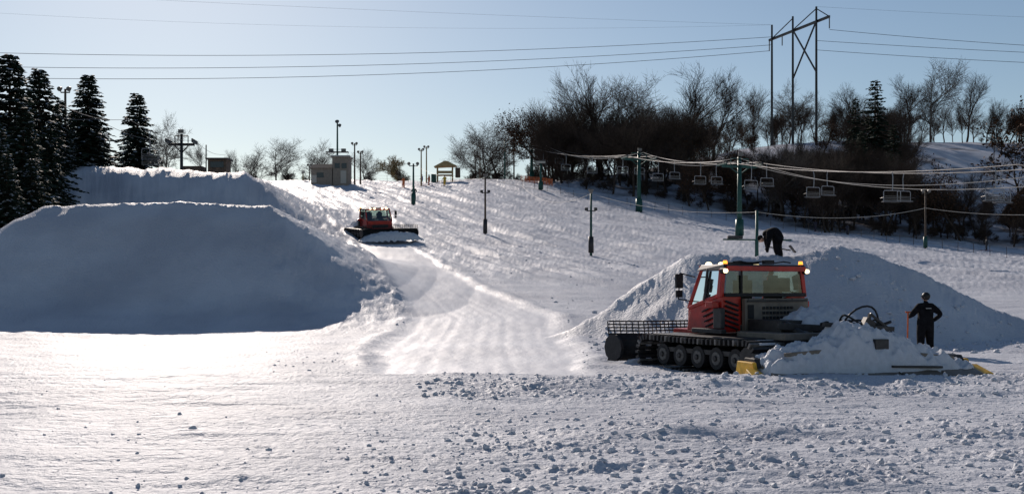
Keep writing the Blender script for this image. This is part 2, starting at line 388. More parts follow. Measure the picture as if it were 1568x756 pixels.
    for i in range(9):
        for j in range(3): mb.box((-.15+i*.11,-.14,1.3+j*.12),(.075,.03,.07),M_black)
    mb.box((-.55,-.14,1.45),(.18,.03,.34),M_black); mb.box((1.0,-.15,1.3),(.3,.04,.3),M_dark)
    mb.box((.28,-.145,1.0),(1.7,.03,.06),M_black); mb.box((.28,-.145,1.71),(1.9,.03,.05),M_dark)
    for i in range(5): mb.cyl((-.6+i*.45,-.13,1.76),(-.6+i*.45,-.16,1.76),.02,.02,M_steel,6)
    mb.obj('engine_grille',g,bevel=.015)
    mb=MB(); mb.hexa([(-1.3,-.05,2.46),(1.3,-.05,2.46),(1.16,1.2,2.46),(-1.16,1.2,2.46),(-1.26,0,2.60),(1.26,0,2.60),(1.1,1.1,2.60),(-1.1,1.1,2.60)],M_dark)
    mb.box((0,-.05,2.5),(2.44,.10,.12),M_red); mb.box((0,-.03,1.86),(2.5,.1,.09),M_black)
    mb.box((-.35,.4,2.64),(.6,.5,.06),M_black); mb.box((0,1.17,2.53),(2.2,.08,.12),M_red)
    mb.tube([Vector((-.9+1.8*i/8,.1,2.66+.02*math.sin(i*2))) for i in range(9)],.02,M_black,6); mb.box((.1,.0,2.66),(.28,.14,.1),M_black)
    mb.obj('roof',g,bevel=.03)
    mb=MB()
    mb.add([(-1.2,.03,1.9),(1.2,.03,1.9),(1.13,.04,2.44),(-1.13,.04,2.44)],[(0,1,2,3)],M_glass)
    mb.add([(-1.12,1.5,1.54),(1.12,1.5,1.54),(1.06,1.1,2.45),(-1.06,1.1,2.45)],[(0,1,2,3)],M_glass)
    for s in(-1,1): mb.add([(s*1.27,.18,1.9),(s*1.18,1.4,1.58),(s*1.12,1.05,2.44),(s*1.2,.18,2.44)],[(0,1,2,3)],M_glass)
    mb.obj('windows',g)
    mb=MB()
    for s in(-.45,.5):
        mb.box((s,.55,1.6),(.5,.5,.14),M_black); mb.box((s,.3,1.92),(.5,.14,.6),M_black); mb.box((s,.3,2.26),(.26,.1,.16),M_black)
    mb.box((0,1.25,1.55),(1.5,.3,.2),M_dark); mb.beam((-.2,1.15,1.6),(-.3,.95,1.9),.04,.04,M_black)
    mb.beam((.95,.05,1.92),(.3,.05,2.02),.025,.03,M_black); mb.box((-.72,.0,2.17),(.05,.04,.54),M_black); mb.box((.85,.4,2.1),(.34,.3,.36),M_black)
    mb.obj('seats',g,bevel=.04)
    mb=MB()
    for s in(-1,1):
        mb.cyl((s*1.18,.05,2.58),(s*1.18,.05,2.61),.07,.07,M_dark,12); mb.cyl((s*1.18,.05,2.61),(s*1.18,.05,2.69),.06,.045,M_amber,12)
        mb.cyl((s*1.27,-.06,2.44),(s*1.27,-.12,2.44),.055,.05,M_lamp,14); mb.cyl((s*1.27,.06,2.44),(s*1.27,-.09,2.44),.075,.075,M_black,14,False)
        for q in(.35,.75): mb.cyl((s*q,1.22,2.6),(s*q,1.30,2.6),.08,.085,M_lamp,12)
    mb.obj('beacon_lights',g)
    mb=MB()
    for s in(-1,1):
        mb.tube([Vector((s*1.15,1.3,2.3)),Vector((s*1.5,1.45,2.4)),Vector((s*1.55,1.45,1.75)),Vector((s*1.2,1.45,1.7))],.018,M_black,6)
        mb.box((s*1.55,1.42,2.2),(.2,.08,.36),M_black); mb.box((s*1.55,1.42,1.88),(.18,.07,.18),M_black)
    mb.obj('mirrors',g,bevel=.02)
    mb=MB(); mid=hw-.75; sec=[(3.50,blade_h+.62),(3.40,blade_h+.5),(3.36,blade_h+.32),(3.40,blade_h+.12),(3.56,blade_h-.08)]
    for (a,b),(c,d) in zip(sec[:-1],sec[1:]):
        for x0,x1,yo0,yo1 in((-hw,-mid,.55,0),(-mid,mid,0,0),(mid,hw,0,.55)):
            vs=[(x0,a+yo0,b),(x1,a+yo1,b),(x1,c+yo1,d),(x0,c+yo0,d)]
            vs+=[(x,y-.07,z) for x,y,z in vs]
            mb.add(vs,[(0,1,2,3),(7,6,5,4),(0,4,5,1),(2,6,7,3),(1,5,6,2),(0,3,7,4)],M_black)
    for s in(-1,1):
        n=10; cpts=[(3.75+.42*math.cos(t),blade_h+.28+.36*math.sin(t)) for t in [2*math.pi*i/n for i in range(n)]]
        vs=[(s*hw-.04,y,z) for y,z in cpts]+[(s*hw+.04,y,z) for y,z in cpts]
        mb.add(vs,[tuple(range(n)),tuple(range(2*n-1,n-1,-1))]+[(i,(i+1)%n,n+(i+1)%n,n+i) for i in range(n)],M_black)
        mb.beam((s*.8,2.3,.55),(s*1.0,3.4,blade_h+.3),.16,.2,M_dark); mb.beam((s*.5,2.4,.8),(s*.9,3.35,blade_h+.5),.08,.08,M_steel)
        for k in range(3): mb.beam((s*(.5+k*.5),3.30,blade_h+.05),(s*(.5+k*.5),3.33,blade_h+.6),.05,.07,M_dark)
    xs=[-hw+i*2*hw/30 for i in range(31)]
    for x in xs:
        yo=max(0,abs(x)-mid)*.73
        mb.beam((x,3.47+yo,blade_h+.6),(x,3.53+yo,blade_h+.98),.03,.02,M_black)
    for k in range(5):
        z=blade_h+.64+k*.085
        for a,b in((-hw,-mid),(-mid,mid),(mid,hw)):
            mb.beam((a,3.49+max(0,abs(a)-mid)*.73,z),(b,3.49+max(0,abs(b)-mid)*.73,z),.025,.04,M_black)
    mb.obj('front_blade',g,bevel=.01)
    mb=MB(); lumpy(mb,[-hw,-hw+.2,-mid,0],[0,.12,.22,.0],.4,3.25,M_snow,31,40,12,.05); mb.obj('blade_snow_crust',g,True)
    mb=MB(); mb.box((.2,-.75,1.1),(1.7,1.2,.34),M_dark); mb.beam((.0,-1.9,.7),(.4,-2.6,.5),.4,.25,M_dark)
    for s in(-.5,.6): mb.cyl((s,-1.4,1.15),(s+.15,-2.4,.7),.05,.05,M_steel,10); mb.cyl((s,-1.3,1.2),(s+.07,-1.9,.93),.085,.085,M_dark,10)
    mb.beam((-.9,-1.5,1.15),(.9,-1.9,1.05),.12,.16,M_dark)
    mb.obj('hitch',g,bevel=.02)
    mb=MB(); lumpy(mb,[-.2,.0,.5,1.0,1.4,1.7],[.0,.3,.5,.55,.42,.0],1.5,-1.0,M_snow,3,60,24,.10)
    o=mb.obj('deck_snow',g,True); o.location=(0,0,1.03)
    te=empty('tiller_pivot',(tiller_dx,-2.75,0),tiller_rz,g); K=2.6
    mb=MB()
    mb.cyl((-K,0,.28),(K,0,.28),.24,.24,M_dark,18)
    mb.hexa([(-K-.05,-.35,.3),(K+.05,-.35,.3),(K+.05,.3,.3),(-K-.05,.3,.3),(-K-.05,-.2,.5),(K+.05,-.2,.5),(K+.05,.25,.5),(-K-.05,.25,.5)],M_dark)
    for s in(-1,1):
        a=K+.1; b=K+.2
        mb.hexa([(s*a-.05,-.45,.05),(s*a+.05,-.45,.05),(s*a+.05,.5,.05),(s*a-.05,.5,.05),(s*a-.05,-.3,.42),(s*a+.05,-.3,.42),(s*a+.05,.4,.42),(s*a-.05,.4,.42)],M_yellow)
        mb.hexa([(s*b-.2,-.9,.03),(s*b+.2,-.9,.03),(s*b+.2,-.3,.03),(s*b-.2,-.3,.03),(s*b-.18,-.85,.12),(s*b+.18,-.85,.12),(s*b+.12,-.35,.3),(s*b-.12,-.35,.3)],M_yellow)
    st=2*K/5
    for k in range(5):
        x0=-K+.03+k*st; x1=x0+st-.08
        mb.hexa([(x0,-1.12,.05),(x1,-1.12,.05),(x1,-.35,.12),(x0,-.35,.12),(x0,-1.12,.12),(x1,-1.12,.12),(x1,-.35,.38),(x0,-.35,.38)],M_taupe)
    mb.obj('tiller_frame',te,bevel=.02)
    if snowload:
        mb=MB(); lumpy(mb,[-2.65,-2.5,-2.0,-1.5,-1.05,-.7,-.3,.4,.9,1.3,1.8,2.3,2.7],[.0,.36,.60,.64,.76,1.12,1.1,.96,.82,.60,.48,.34,.0],1.45,-.20,M_snow,8,190,44,.15)
        o=mb.obj('tiller_snow',te,True); o.location=(0,0,.12)
        mb=MB()   # frame parts sticking out of the packed snow
        mb.beam((-.9,-.1,1.22),(.9,-.1,1.10),.1,.1,M_dark); mb.beam((-.2,-.62,.75),(-.15,.1,1.28),.1,.1,M_dark); mb.beam((.5,-.62,.65),(.4,.1,1.2),.1,.1,M_dark)
        mb.beam((-2.2,-.7,.60),(-1.2,-.62,.66),.08,.08,M_taupe); mb.beam((1.2,-.66,.55),(2.1,-.6,.46),.08,.08,M_taupe); mb.box((.15,-.62,.8),(.34,.3,.22),M_dark); mb.beam((.3,-.9,.32),(1.6,-.86,.28),.1,.05,M_dark)
        mb.obj('tiller_arms',te,bevel=.01)
    mb=MB()
    for k in range(7):
        a=Vector((-.7+k*.14,.3,1.0)); b=Vector((.1+k*.16,-.2+.05*k,.95)); h=.32+.14*math.sin(k*2.1)+(.2 if k==4 else 0)
        pts=[a.lerp(b,i/12)+Vector((.2*math.sin(i/12*math.pi*2+k)*.6,0,h*math.sin(i/12*math.pi))) for i in range(13)]
        mb.tube(pts,.024,M_black,7)
    mb.tube([Vector((-.9+1.8*i/12,0,1.22+.04*math.sin(i*1.7))) for i in range(13)],.035,M_black,7)
    mb.box((.25,-.05,1.18),(.26,.16,.3),M_dark,Matrix.Rotation(.5,3,'Y')); mb.beam((.2,0,.7),(.36,0,1.45),.06,.06,M_dark); mb.beam((.36,0,1.45),(1.0,-.1,.95),.05,.05,M_dark)
    mb.obj('hydraulic_hoses',te)
    return g
p=(6.22,27.0); groomer((p[0],p[1],gz(6.5,26.0)-.03),math.radians(27),.30,math.radians(-11))
p=S(572,362,97); g2=groomer((p.x,p.y,gz(p.x,p.y)+.02),0,-.2,math.radians(4),0,.3,2.5)
Rm=Matrix.Rotation(math.radians(6),4,'X')@Matrix.Rotation(math.radians(208),4,'Z'); g2.rotation_euler=Rm.to_euler()
mb=MB(); lumpy(mb,[-2.8,-2,0,2,2.8],[0,.55,.75,.5,0],1.6,4.3,M_snow,21,60,20,.14); mb.obj('blade_snow',g2,True)
# ------------------------------------------------------------------ people
def head(mb,c,fwd,hat,r=.105):
    c=Vector(c); f=Vector(fwd).normalized(); sd=f.cross(Vector((0,0,1))).normalized(); up=sd.cross(f)
    R=Matrix((sd,f,up)).transposed()
    def ell(cc,rad,m,z0=-1.01,n=14,k=10):
        vs=[];fs=[]
        for i in range(k+1):
            th=math.pi*i/k
            for j in range(n):
                a=2*math.pi*j/n; v=Vector((math.sin(th)*math.cos(a),math.sin(th)*math.sin(a),math.cos(th)))
                if v.z<z0: v.z=z0
                if v.z<-.2: v.x*=.88; v.y*=.94
                vs.append(c+R@(Vector(cc)+Vector((v.x*rad[0],v.y*rad[1],v.z*rad[2]))))
        for i in range(k):
            for j in range(n): fs.append((i*n+j,(i+1)*n+j,(i+1)*n+(j+1)%n,i*n+(j+1)%n))
        mb.add(vs,fs,m)
    ell((0,0,0),(.075,.095,.118),M_skin)
    ell((0,.098,-.012),(.012,.02,.022),M_skin,n=8,k=6); ell((0,.088,-.055),(.024,.008,.008),M_net,n=8,k=6)
    for s in(-1,1): ell((s*.028,.086,.012),(.011,.008,.007),M_win,n=8,k=6); ell((s*.077,-.005,-.005),(.012,.02,.03),M_skin,n=8,k=6)
    if hat=='helmet': ell((0,-.02,.02),(.105,.122,.125),M_helmet,-.85); ell((0,.09,.03),(.07,.03,.03),M_win,n=10,k=6)
    else: ell((0,-.012,.03),(.086,.105,.1),M_cloth,-.3)
def figure(name,loc,rz,J,E,mats,headc,hf,hat,hands=(),scale=1,extra=None):
    root=empty(name,loc,rz); root.scale=(scale,)*3
    J=dict(J); E=list(E)
    for wn,d,side in hands:
        w=Vector(J[wn][:3]); d=Vector(d).normalized(); s=Vector(side).normalized()
        J[wn+'p']=(*(w+d*.06),.036); E.append((wn,wn+'p'))
        for k,(off,ln) in enumerate(((-.03,.075),(-.01,.085),(.01,.08),(.03,.06))):
            a=w+d*.10+s*off; b=a+d*ln*.5; c=b+d*ln*.3+d.cross(s)*ln*.45
            J[f'{wn}{k}a']=(*a,.013);J[f'{wn}{k}b']=(*b,.012);J[f'{wn}{k}c']=(*c,.010); E+=[(wn+'p',f'{wn}{k}a'),(f'{wn}{k}a',f'{wn}{k}b'),(f'{wn}{k}b',f'{wn}{k}c')]
        a=w+d*.05-s*.055; b=a+d*.045-s*.012
        J[wn+'ta']=(*a,.014);J[wn+'tb']=(*b,.012);E+=[(wn+'p',wn+'ta'),(wn+'ta',wn+'tb')]
    ks=list(J); me=bpy.data.meshes.new('body'); me.from_pydata([J[k][:3] for k in ks],[(ks.index(a),ks.index(b)) for a,b in E],[])
    o=bpy.data.objects.new('body',me); scene.collection.objects.link(o); o.parent=root
    sk=o.modifiers.new('skin','SKIN'); sk.use_smooth_shade=True
    for i,k in enumerate(ks):
        sv=me.skin_vertices[0].data[i]; sv.radius=(J[k][3],J[k][3]*(.8 if k in('pel','spi','che') else 1)); sv.use_root=(k=='pel')
    sb=o.modifiers.new('sub','SUBSURF'); sb.levels=2; sb.render_levels=2
    me.materials.append(mats)
    mb=MB(); head(mb,headc,hf,hat); mb.obj('head',root,True)
    if extra: extra(root)
    return root
EB=[('pel','spi'),('spi','che'),('che','nek'),('nek','hd'),('che','shL'),('che','shR'),('shL','elL'),('elL','wrL'),('shR','elR'),('elR','wrR'),('pel','hiL'),('pel','hiR'),('hiL','knL'),('knL','anL'),('anL','toL'),('hiR','knR'),('knR','anR'),('anR','toR')]
JS=dict(pel=(0,0,.93,.22),spi=(0,0,1.14,.22),che=(0,0,1.34,.24),nek=(0,0,1.52,.085),hd=(0,.01,1.60,.07),
 shL=(-.2,0,1.42,.12),elL=(-.35,.08,1.2,.09),wrL=(-.32,.30,1.14,.055),shR=(.2,0,1.42,.12),elR=(.45,-.06,1.2,.09),wrR=(.26,.02,1.03,.055),
 hiL=(-.11,0,.84,.16),knL=(-.13,.02,.5,.12),anL=(-.14,0,.11,.095),toL=(-.16,.16,.05,.055),hiR=(.11,0,.84,.16),knR=(.14,.02,.5,.12),anR=(.16,0,.11,.095),toR=(.19,.16,.05,.055))
def shovel_extra(root):
    mb=MB(); mb.cyl((-.37,.36,.25),(-.35,.37,1.25),.024,.024,M_orange,8); mb.cyl((-.43,.37,1.26),(-.27,.37,1.26),.024,.024,M_orange,8)
    mb.hexa([(-.50,.34,.0),(-.24,.34,.0),(-.24,.37,.0),(-.50,.37,.0),(-.50,.40,.36),(-.24,.40,.36),(-.24,.43,.36),(-.50,.43,.36)],M_orange); mb.obj('shovel',root,bevel=.006)
    mb=MB(); mb.box((0,-.20,1.38),(.16,.012,.018),M_white); mb.obj('jacket_print',root)
px,py_=12.2,32.4; pz=gz(px,py_)
figure('worker',(px,py_,pz-.05),math.radians(5),JS,EB,M_cloth,(0,.0,1.70),(-.7,.6,-.05),'helmet',(('wrL',(0.1,.9,.1),(0,0,1)),('wrR',(-.8,.3,-.3),(0,.3,1))),1.02,shovel_extra)
JB=dict(pel=(.12,0,.82,.25),spi=(.0,0,.94,.26),che=(-.14,0,.94,.27),nek=(-.30,0,.84,.1),hd=(-.36,0,.77,.08),
 shL=(-.2,-.2,.88,.13),elL=(-.24,-.24,.62,.10),wrL=(-.24,-.14,.40,.06),shR=(-.2,.2,.88,.13),elR=(-.2,.24,.62,.10),wrR=(-.2,.14,.42,.06),
 hiL=(.12,-.1,.72,.19),knL=(.04,-.16,.44,.15),anL=(.10,-.18,.1,.11),toL=(-.05,-.2,.05,.06),hiR=(.14,.1,.72,.19),knR=(.14,.16,.44,.15),anR=(.26,.18,.1,.11),toR=(.12,.2,.05,.06))
def shovel2(root):
    mb=MB(); mb.cyl((-.22,-.1,.42),(.45,-.35,.3),.018,.018,M_wood,8); mb.box((.5,-.38,.34),(.3,.24,.03),M_dark,Matrix.Rotation(.9,3,'Y')); mb.obj('shovel',root)
px,py_=9.65,40.4
figure('worker',(px,py_,gz(px,py_)-.02),0,JB,EB,M_cloth,(-.44,0,.68),(-.6,0,-.7),'cap',(('wrL',(-.1,.1,-1),(1,0,0)),('wrR',(-.1,-.1,-1),(1,0,0))),1.12,shovel2)
def skier(u,d,col,walk=.1,rz=0):
    m=mat('ski_jacket',col,.7); x=(u-CX)/F*d
    J=dict(JS); J['knL']=(-.12,.1,.5,.1); J['anL']=(-.12,.02,.11,.08); J['elR']=(.36,.05,1.2,.075); J['wrR']=(.36,.28,1.05,.05); J['che']=(0,.06,1.34,.2)
    def ex(root):
        mb=MB()
        for s in(-1,1):
            mb.box((s*.15,.05,.015),(.09,1.6,.02),M_red); mb.cyl((s*.36,.3,1.05),(s*.5,.1,.02),.01,.008,M_dark,6)
        mb.obj('skis',root)
    figure('skier',(x,d,gz(x,d)),rz,J,EB,m,(0,.03,1.70),(0,1,0),'helmet',(),1.0,ex)
skier(634,150,(.03,.03,.04)); skier(657,186,(.5,.12,.04),rz=2); skier(681,186,(.6,.4,.05),rz=2.6); skier(618,180,(.55,.15,.05),rz=1)
skier(1511,150,(.03,.03,.035),rz=1.5); skier(1298,160,(.03,.03,.05),rz=.8); skier(1249,168,(.04,.03,.05),rz=2); skier(646,187,(.05,.05,.3),rz=2)
# ------------------------------------------------------------------ lamp poles
def floodpole(u,d,top,style=1,mt=M_wood,r=.13,pad=True,arm=1.1,name='floodlight_pole'):
    x=(u-CX)/F*d; z0=gz(x,d); zt=CH+(HY-top)/F*d; h=zt-z0
    root=empty(name,(x,d,z0)); mb=MB(); mb.cyl((0,0,-.4),(0,0,h),r*1.15,r*.8,mt,10)
    if pad: mb.cyl((0,0,.1),(0,0,1.5),r*2.2,r*2.1,M_green if style!=3 else M_dark,12)
    mb.obj('pole',root,True); mb=MB()
    if style==1:
        mb.beam((-arm/2,0,h-.3),(arm/2,0,h-.3),.1,.1,M_dark)
        for s in(-1,1):
            mb.cyl((s*arm/2,0,h-.25),(s*arm/2,-.05,h+.05),.05,.05,M_dark,8); mb.cyl((s*arm/2,.1,h+.1),(s*arm/2,-.3,h-.05),.12,.22,M_steel,12); 
    elif style==2:
        mb.box((0,0,h-.1),(arm,.35,.45),M_steel); mb.box((0,-.2,h-.12),(arm*.9,.04,.33),M_trim)
    elif style==3:
        mb.cyl((0,0,h-.1),(0,0,h+.25),.1,.25,M_steel,12); mb.beam((-arm/2,0,h-1.6),(arm/2,0,h-1.6),.08,.08,M_dark); 
        for s in(-1,1): mb.box((s*arm/2,0,h-1.45),(.28,.25,.25),M_dark)
    if len(mb.v): mb.obj('lamps',root,bevel=.01)
floodpole(633,140,250,1,M_green,.13); floodpole(743,108,270,3,M_wood,.1,arm=.7); floodpole(905,95,294,3,M_green,.11,arm=.8)
floodpole(1417,140,292,1,M_wood,.12,arm=.8); floodpole(828,190,247,2,M_green,.2,arm=1.7)
floodpole(645,186,228,1,M_wood2,.12,False,arm=.7); floodpole(653,196,224,1,M_wood2,.12,False,arm=.7); floodpole(543,178,219,1,M_wood,.13,False,arm=.7); floodpole(552,184,232,1,M_wood,.13,False,arm=.7)
floodpole(787,232,205,1,M_wood,.15,False); floodpole(773,228,213,3,M_green,.15,False,arm=3); floodpole(100,96,136,1,M_wood,.12,False,arm=.8)
floodpole(1343,230,135,1,M_wood,.14,False); floodpole(735,225,222,1,M_wood,.12,False)
floodpole(1159,74,322,0,M_green,.12,False); floodpole(464,190,262,2,M_wood2,.12,False,arm=.5); floodpole(474,195,252,1,M_wood,.1,False,arm=.5)
x,d=(1130-CX)/F*74,74; root=empty('snowmaking_gun_rig',(x,d,gz(x,d))); mb=MB(); zz=S(0,366,74).z-gz(x,d)
mb.cyl((1.2,0,-.3),(1.2,0,zz),.07,.06,M_green,8); mb.beam((-1.0,0,zz),(3.6,0,zz-.05),.1,.1,M_green); mb.box((-.2,0,zz+.15),(1.0,.4,.2),M_dark); mb.box((2.6,0,zz+.12),(.5,.3,.2),M_dark); mb.obj('frame',root,bevel=.02)
# ------------------------------------------------------------------ chairlift
def liftX(y): return 67.1-.279*y
ld=Vector((-.279,1,0)).normalized(); lp=Vector((ld.y,-ld.x,0))
def lifttower(y,top,r=.32,name='chairlift_tower',X=None,dr=ld,hw=2.4,mt=M_green):
    X=liftX(y) if X is None else X; z0=gz(X,y); zt=CH+(HY-top)/F*y; h=zt-z0
    root=empty(name,(X,y,z0),math.atan2(dr.y,dr.x)-math.pi/2); mb=MB()
    mb.cyl((0,0,-.5),(0,0,h),r*1.1,r*.75,mt,14); mb.cyl((0,0,-.1),(0,0,1.9),r*1.7,r*1.6,M_green,14); mb.obj('mast',root,True)
    mb=MB(); mb.beam((-hw,0,h-1.2),(hw,0,h-1.2),.25,.3,mt)
    for s in(-1,1):
        mb.beam((s*hw,-1.3,h-1.0),(s*hw,1.3,h-1.0),.14,.2,mt); mb.beam((s*hw*.6,0,h-1.2),(0,0,h-2.2),.12,.12,mt)
        for k in range(6): yy=-1.2+k*.48; mb.cyl((s*hw-.06,yy,h-.82),(s*hw+.06,yy,h-.82),.2,.2,M_black,12)
        mb.beam((s*hw*.5,0,h-1.0),(s*hw*.5,0,h-.2),.1,.1,mt)
    mb.beam((-hw*.5,0,h-.2),(hw*.5,0,h-.2),.1,.1,mt); mb.obj('crossarm',root,bevel=.02)
    mb=MB(); mb.box((0,-.3,h+.3),(.6,.3,.4),M_steel); mb.obj('lamp',root,bevel=.02)
    return Vector((X,y,zt-.6))
tw=[]
for y,top in((138,240),(170,232),(226,216)): tw.append(lifttower(y,top))
z60=lifttower(60,262,X=liftX(60)); m88=Vector((liftX(88),88,(z60.z+tw[0].z)/2-1.0)); tw=[z60,m88]+tw
mb=MB(); ropes={}
for s in(-1,1):
    pts=[]
    for a,b in zip(tw[:-1],tw[1:]):
        for i in range(14):
            t=i/14; sag=.9*4*t*(1-t)*(b-a).length/50
            pts.append(a.lerp(b,t)+lp*s*2.4-Vector((0,0,sag)))
    pts.append(tw[-1]+lp*s*2.4); mb.tube(pts,.045,M_wire,5); ropes[s]=pts
mb.obj('chairlift_cable')
def chairmesh():
    mb=MB(); mb.tube([Vector(v) for v in((0,0,0),(0,-.15,-.5),(0,-.1,-1.6),(0,0,-1.75))],.045,M_grey,6)
    mb.tube([Vector(v) for v in((-.85,0,-2.8),(-.85,0,-1.85),(-.7,0,-1.75),(.7,0,-1.75),(.85,0,-1.85),(.85,0,-2.8))],.04,M_grey,6)
    mb.box((0,.2,-2.8),(1.75,.45,.07),M_dark)
    for k in range(3): mb.box((0,-.06,-2.62+k*.16),(1.72,.04,.05),M_steel)
    mb.box((0,.2,-2.75),(1.6,.38,.03),M_snow)
    mb.tube([Vector(v) for v in((-.85,0,-2.4),(-.85,.6,-2.45),(.85,.6,-2.45),(.85,0,-2.4))],.022,M_dark,5)
    return mb
cm=chairmesh().obj('chairlift_chair',bevel=0); cme=cm.data; first=True
for s in(-1,1):
    P_=ropes[s]; L=0; nxt=4 if s<0 else 9
    for a,b in zip(P_[:-1],P_[1:]):
        seg=(b-a).length
        while nxt<L+seg:
            q=a.lerp(b,(nxt-L)/seg)
            if first: o=cm; first=False
            else: o=bpy.data.objects.new('chairlift_chair',cme); scene.collection.objects.link(o)
            o.location=q; o.rotation_euler=(0,0,math.atan2(ld.y,ld.x)-math.pi/2+(math.pi if s>0 else 0)+random.uniform(-.15,.15)); nxt+=14
        L+=seg
a=Vector(S(278,207,128)); b=Vector(S(172,182,102)); c=Vector(S(40,150,78)); e=Vector(S(330,236,160))
dl=(a-b); dl.z=0; dl.normalize(); lpl=Vector((dl.y,-dl.x,0))
lifttower(128,205,.2,X=a.x,dr=dl,hw=1.5,mt=M_dark); a.z-=.6
mb=MB()
for s in(-1,1):
    o3=lpl*s*1.5; 
    for p0,p1 in((e,a),(a,b),(b,c)): mb.tube([p0.lerp(p1,i/8)+o3-Vector((0,0,.6*math.sin(i/8*math.pi))) for i in range(9)],.022,M_wire,5)
mb.obj('chairlift_cable')
for t,s in((.95,-1),(.72,1),(.3,-1)):
    q=a.lerp(b,t)+lpl*s*1.5-Vector((0,0,.6*math.sin(t*math.pi))); o=bpy.data.objects.new('chairlift_chair',cme); scene.collection.objects.link(o); o.location=q; o.rotation_euler=(0,0,math.atan2(dl.y,dl.x)-math.pi/2)
def sagline(mb,pts,r,m,sag):
    out=[]
    for a,b in zip(pts[:-1],pts[1:]):
        for i in range(16):
            t=i/16; out.append(a.lerp(b,t)-Vector((0,0,4*t*(1-t)*sag*(b-a).length)))
    out.append(pts[-1]); mb.tube(out,r,m,5)
mb=MB(); sagline(mb,[S(812,218,226),S(985,233,170),S(1131,241,138),S(1600,283,84)],.03,M_rope,.03)
sagline(mb,[S(835,222,215),S(978,234,170),S(1130,246,138),S(1590,268,90)],.03,M_rope,.035)
mb.obj('frosted_cable')
mb=MB(); sagline(mb,[S(800,285,150),S(905,296,95),S(1159,324,74),S(1417,318,90),S(1640,326,80)],.018,M_rope,.025)
sagline(mb,[S(743,272,108),S(905,297,95)],.012,M_wire,.02); sagline(mb,[S(633,252,140),S(743,272,108)],.012,M_wire,.02)
mb.obj('power_cable')
# ------------------------------------------------------------------ transmission pylon & lines
root=empty('transmission_pylon',(0,0,0)); mb=MB()
tops=[S(1182,38,300),S(1214,25,290),S(1250,10,280)]; zb=[gz(t.x,t.y)-1 for t in tops]
for t,b in zip(tops,zb): mb.cyl((t.x,t.y,b),t,.36,.26,M_dark,8)
a,b=S(1178,59,302),S(1270,27,275.5); a.z=b.z=70; mb.beam(a,b,.5,.6,M_dark)
a2=tops[0].copy();a2.z=70;m2=tops[1].copy();m2.z=70;b2=tops[2].copy();b2.z=70
mb.beam(m2,Vector((b2.x,b2.y,57)),.32,.32,M_dark); mb.beam(b2,Vector((m2.x,m2.y,57)),.32,.32,M_dark)
mb.beam(tops[1]-Vector((0,0,.5)),a2,.2,.2,M_dark); mb.beam(tops[2]-Vector((0,0,.5)),m2,.2,.2,M_dark); mb.beam(tops[2]-Vector((0,0,.5)),b,.2,.2,M_dark)
for q in(a,(a2+m2)/2,b): mb.cyl(q,q-Vector((0,0,3)),.14,.14,M_steel,6)
mb.obj('frame',root)
def wire(pl,d0,d1,r):
    mb=MB(); us=[p[0] for p in pl]; vs=[p[1] for p in pl]; pts=[]; c=np.polyfit(us,vs,min(2,len(us)-1))
    for i in range(41):
        u=us[0]+(us[-1]-us[0])*i/40; pts.append(S(u,np.polyval(c,u),d0+(d1-d0)*i/40))
    mb.tube(pts,r,M_wire,5); mb.obj('power_line')
wire([(-500,60),(0,78),(400,85),(784,79),(1182,55)],260,300,.06)
wire([(-500,85),(0,98),(500,102),(850,93),(1182,66)],255,296,.06)
wire([(-500,100),(100,117),(620,115),(900,100),(1178,76)],250,292,.06)
wire([(1270,45),(1400,57),(1568,69),(2000,85)],276,255,.055); wire([(1250,62),(1400,71),(1568,80),(2000,95)],280,258,.055); wire([(1250,76),(1400,87),(1568,95),(2000,108)],280,256,.055)
wire([(-300,-30),(500,12),(1182,38)],270,300,.02); wire([(0,20),(600,42),(1182,38)],265,300,.016); wire([(1250,10),(1568,26),(2000,40)],280,262,.02)
# ------------------------------------------------------------------ buildings
x,d=(512-CX)/F*176,176; z=gz(x,d); h1=empty('warming_hut',(x,d,z)); mb=MB()
mb.box((-1.7,0,1.1),(3.5,3.2,2.8),M_wall); mb.box((1.2,.1,2.0),(2.6,3.4,4.6),M_wall)
mb.obj('walls',h1,bevel=.02); mb=MB()
mb.hexa([(-3.8,-1.9,2.5),(-.1,-1.9,2.5),(-.1,1.9,2.5),(-3.8,1.9,2.5),(-3.4,-.2,3.3),(-.1,-.2,3.3),(-.1,.2,3.3),(-3.4,.2,3.3)],M_roof); mb.box((1.2,.1,4.38),(3.1,3.9,.16),M_trim); mb.box((1.2,.1,4.5),(2.9,3.7,.1),M_snow); mb.obj('roof',h1)
mb=MB(); mb.box((1.7,-1.62,1.1),(.9,.06,2.0),M_trim); mb.box((.7,-1.62,2.9),(.8,.06,.8),M_win); mb.box((1.8,-1.62,2.9),(.8,.06,.8),M_win); mb.box((-2,-1.62,1.4),(1.1,.06,.8),M_win); mb.box((-3.0,-1.63,.8),(.9,.05,1.2),M_trim); mb.obj('windows',h1)
mb=MB(); mb.cyl((.4,.5,4),(.4,.5,10.2),.16,.12,M_green,8); mb.box((.4,.5,5.3),(3.6,1,.12),M_dark); mb.box((.4,.5,5.75),(2.8,.05,.05),M_dark); mb.box((-.6,.5,5.6),(.7,.5,.5),M_steel); mb.box((1.4,.5,5.6),(.7,.5,.5),M_steel); mb.cyl((.4,.5,10),(.4,.2,10.2),.15,.35,M_steel,10); mb.cyl((.8,.5,9.4),(.8,.2,9.6),.15,.3,M_steel,10); mb.obj('lamp_mast',h1)
x,d=(336-CX)/F*132,132; z=S(0,262,132).z; h2=empty('lift_operator_cabin',(x,d,z)); mb=MB(); mb.box((0,0,.2),(2.2,2.2,2.3),M_wood); mb.box((0,0,1.42),(2.7,2.7,.15),M_roof); mb.box((-3.4,1,.2),(2.6,2,.9),M_wood); mb.box((0,0,-1.2),(2,2,.6),M_dark)
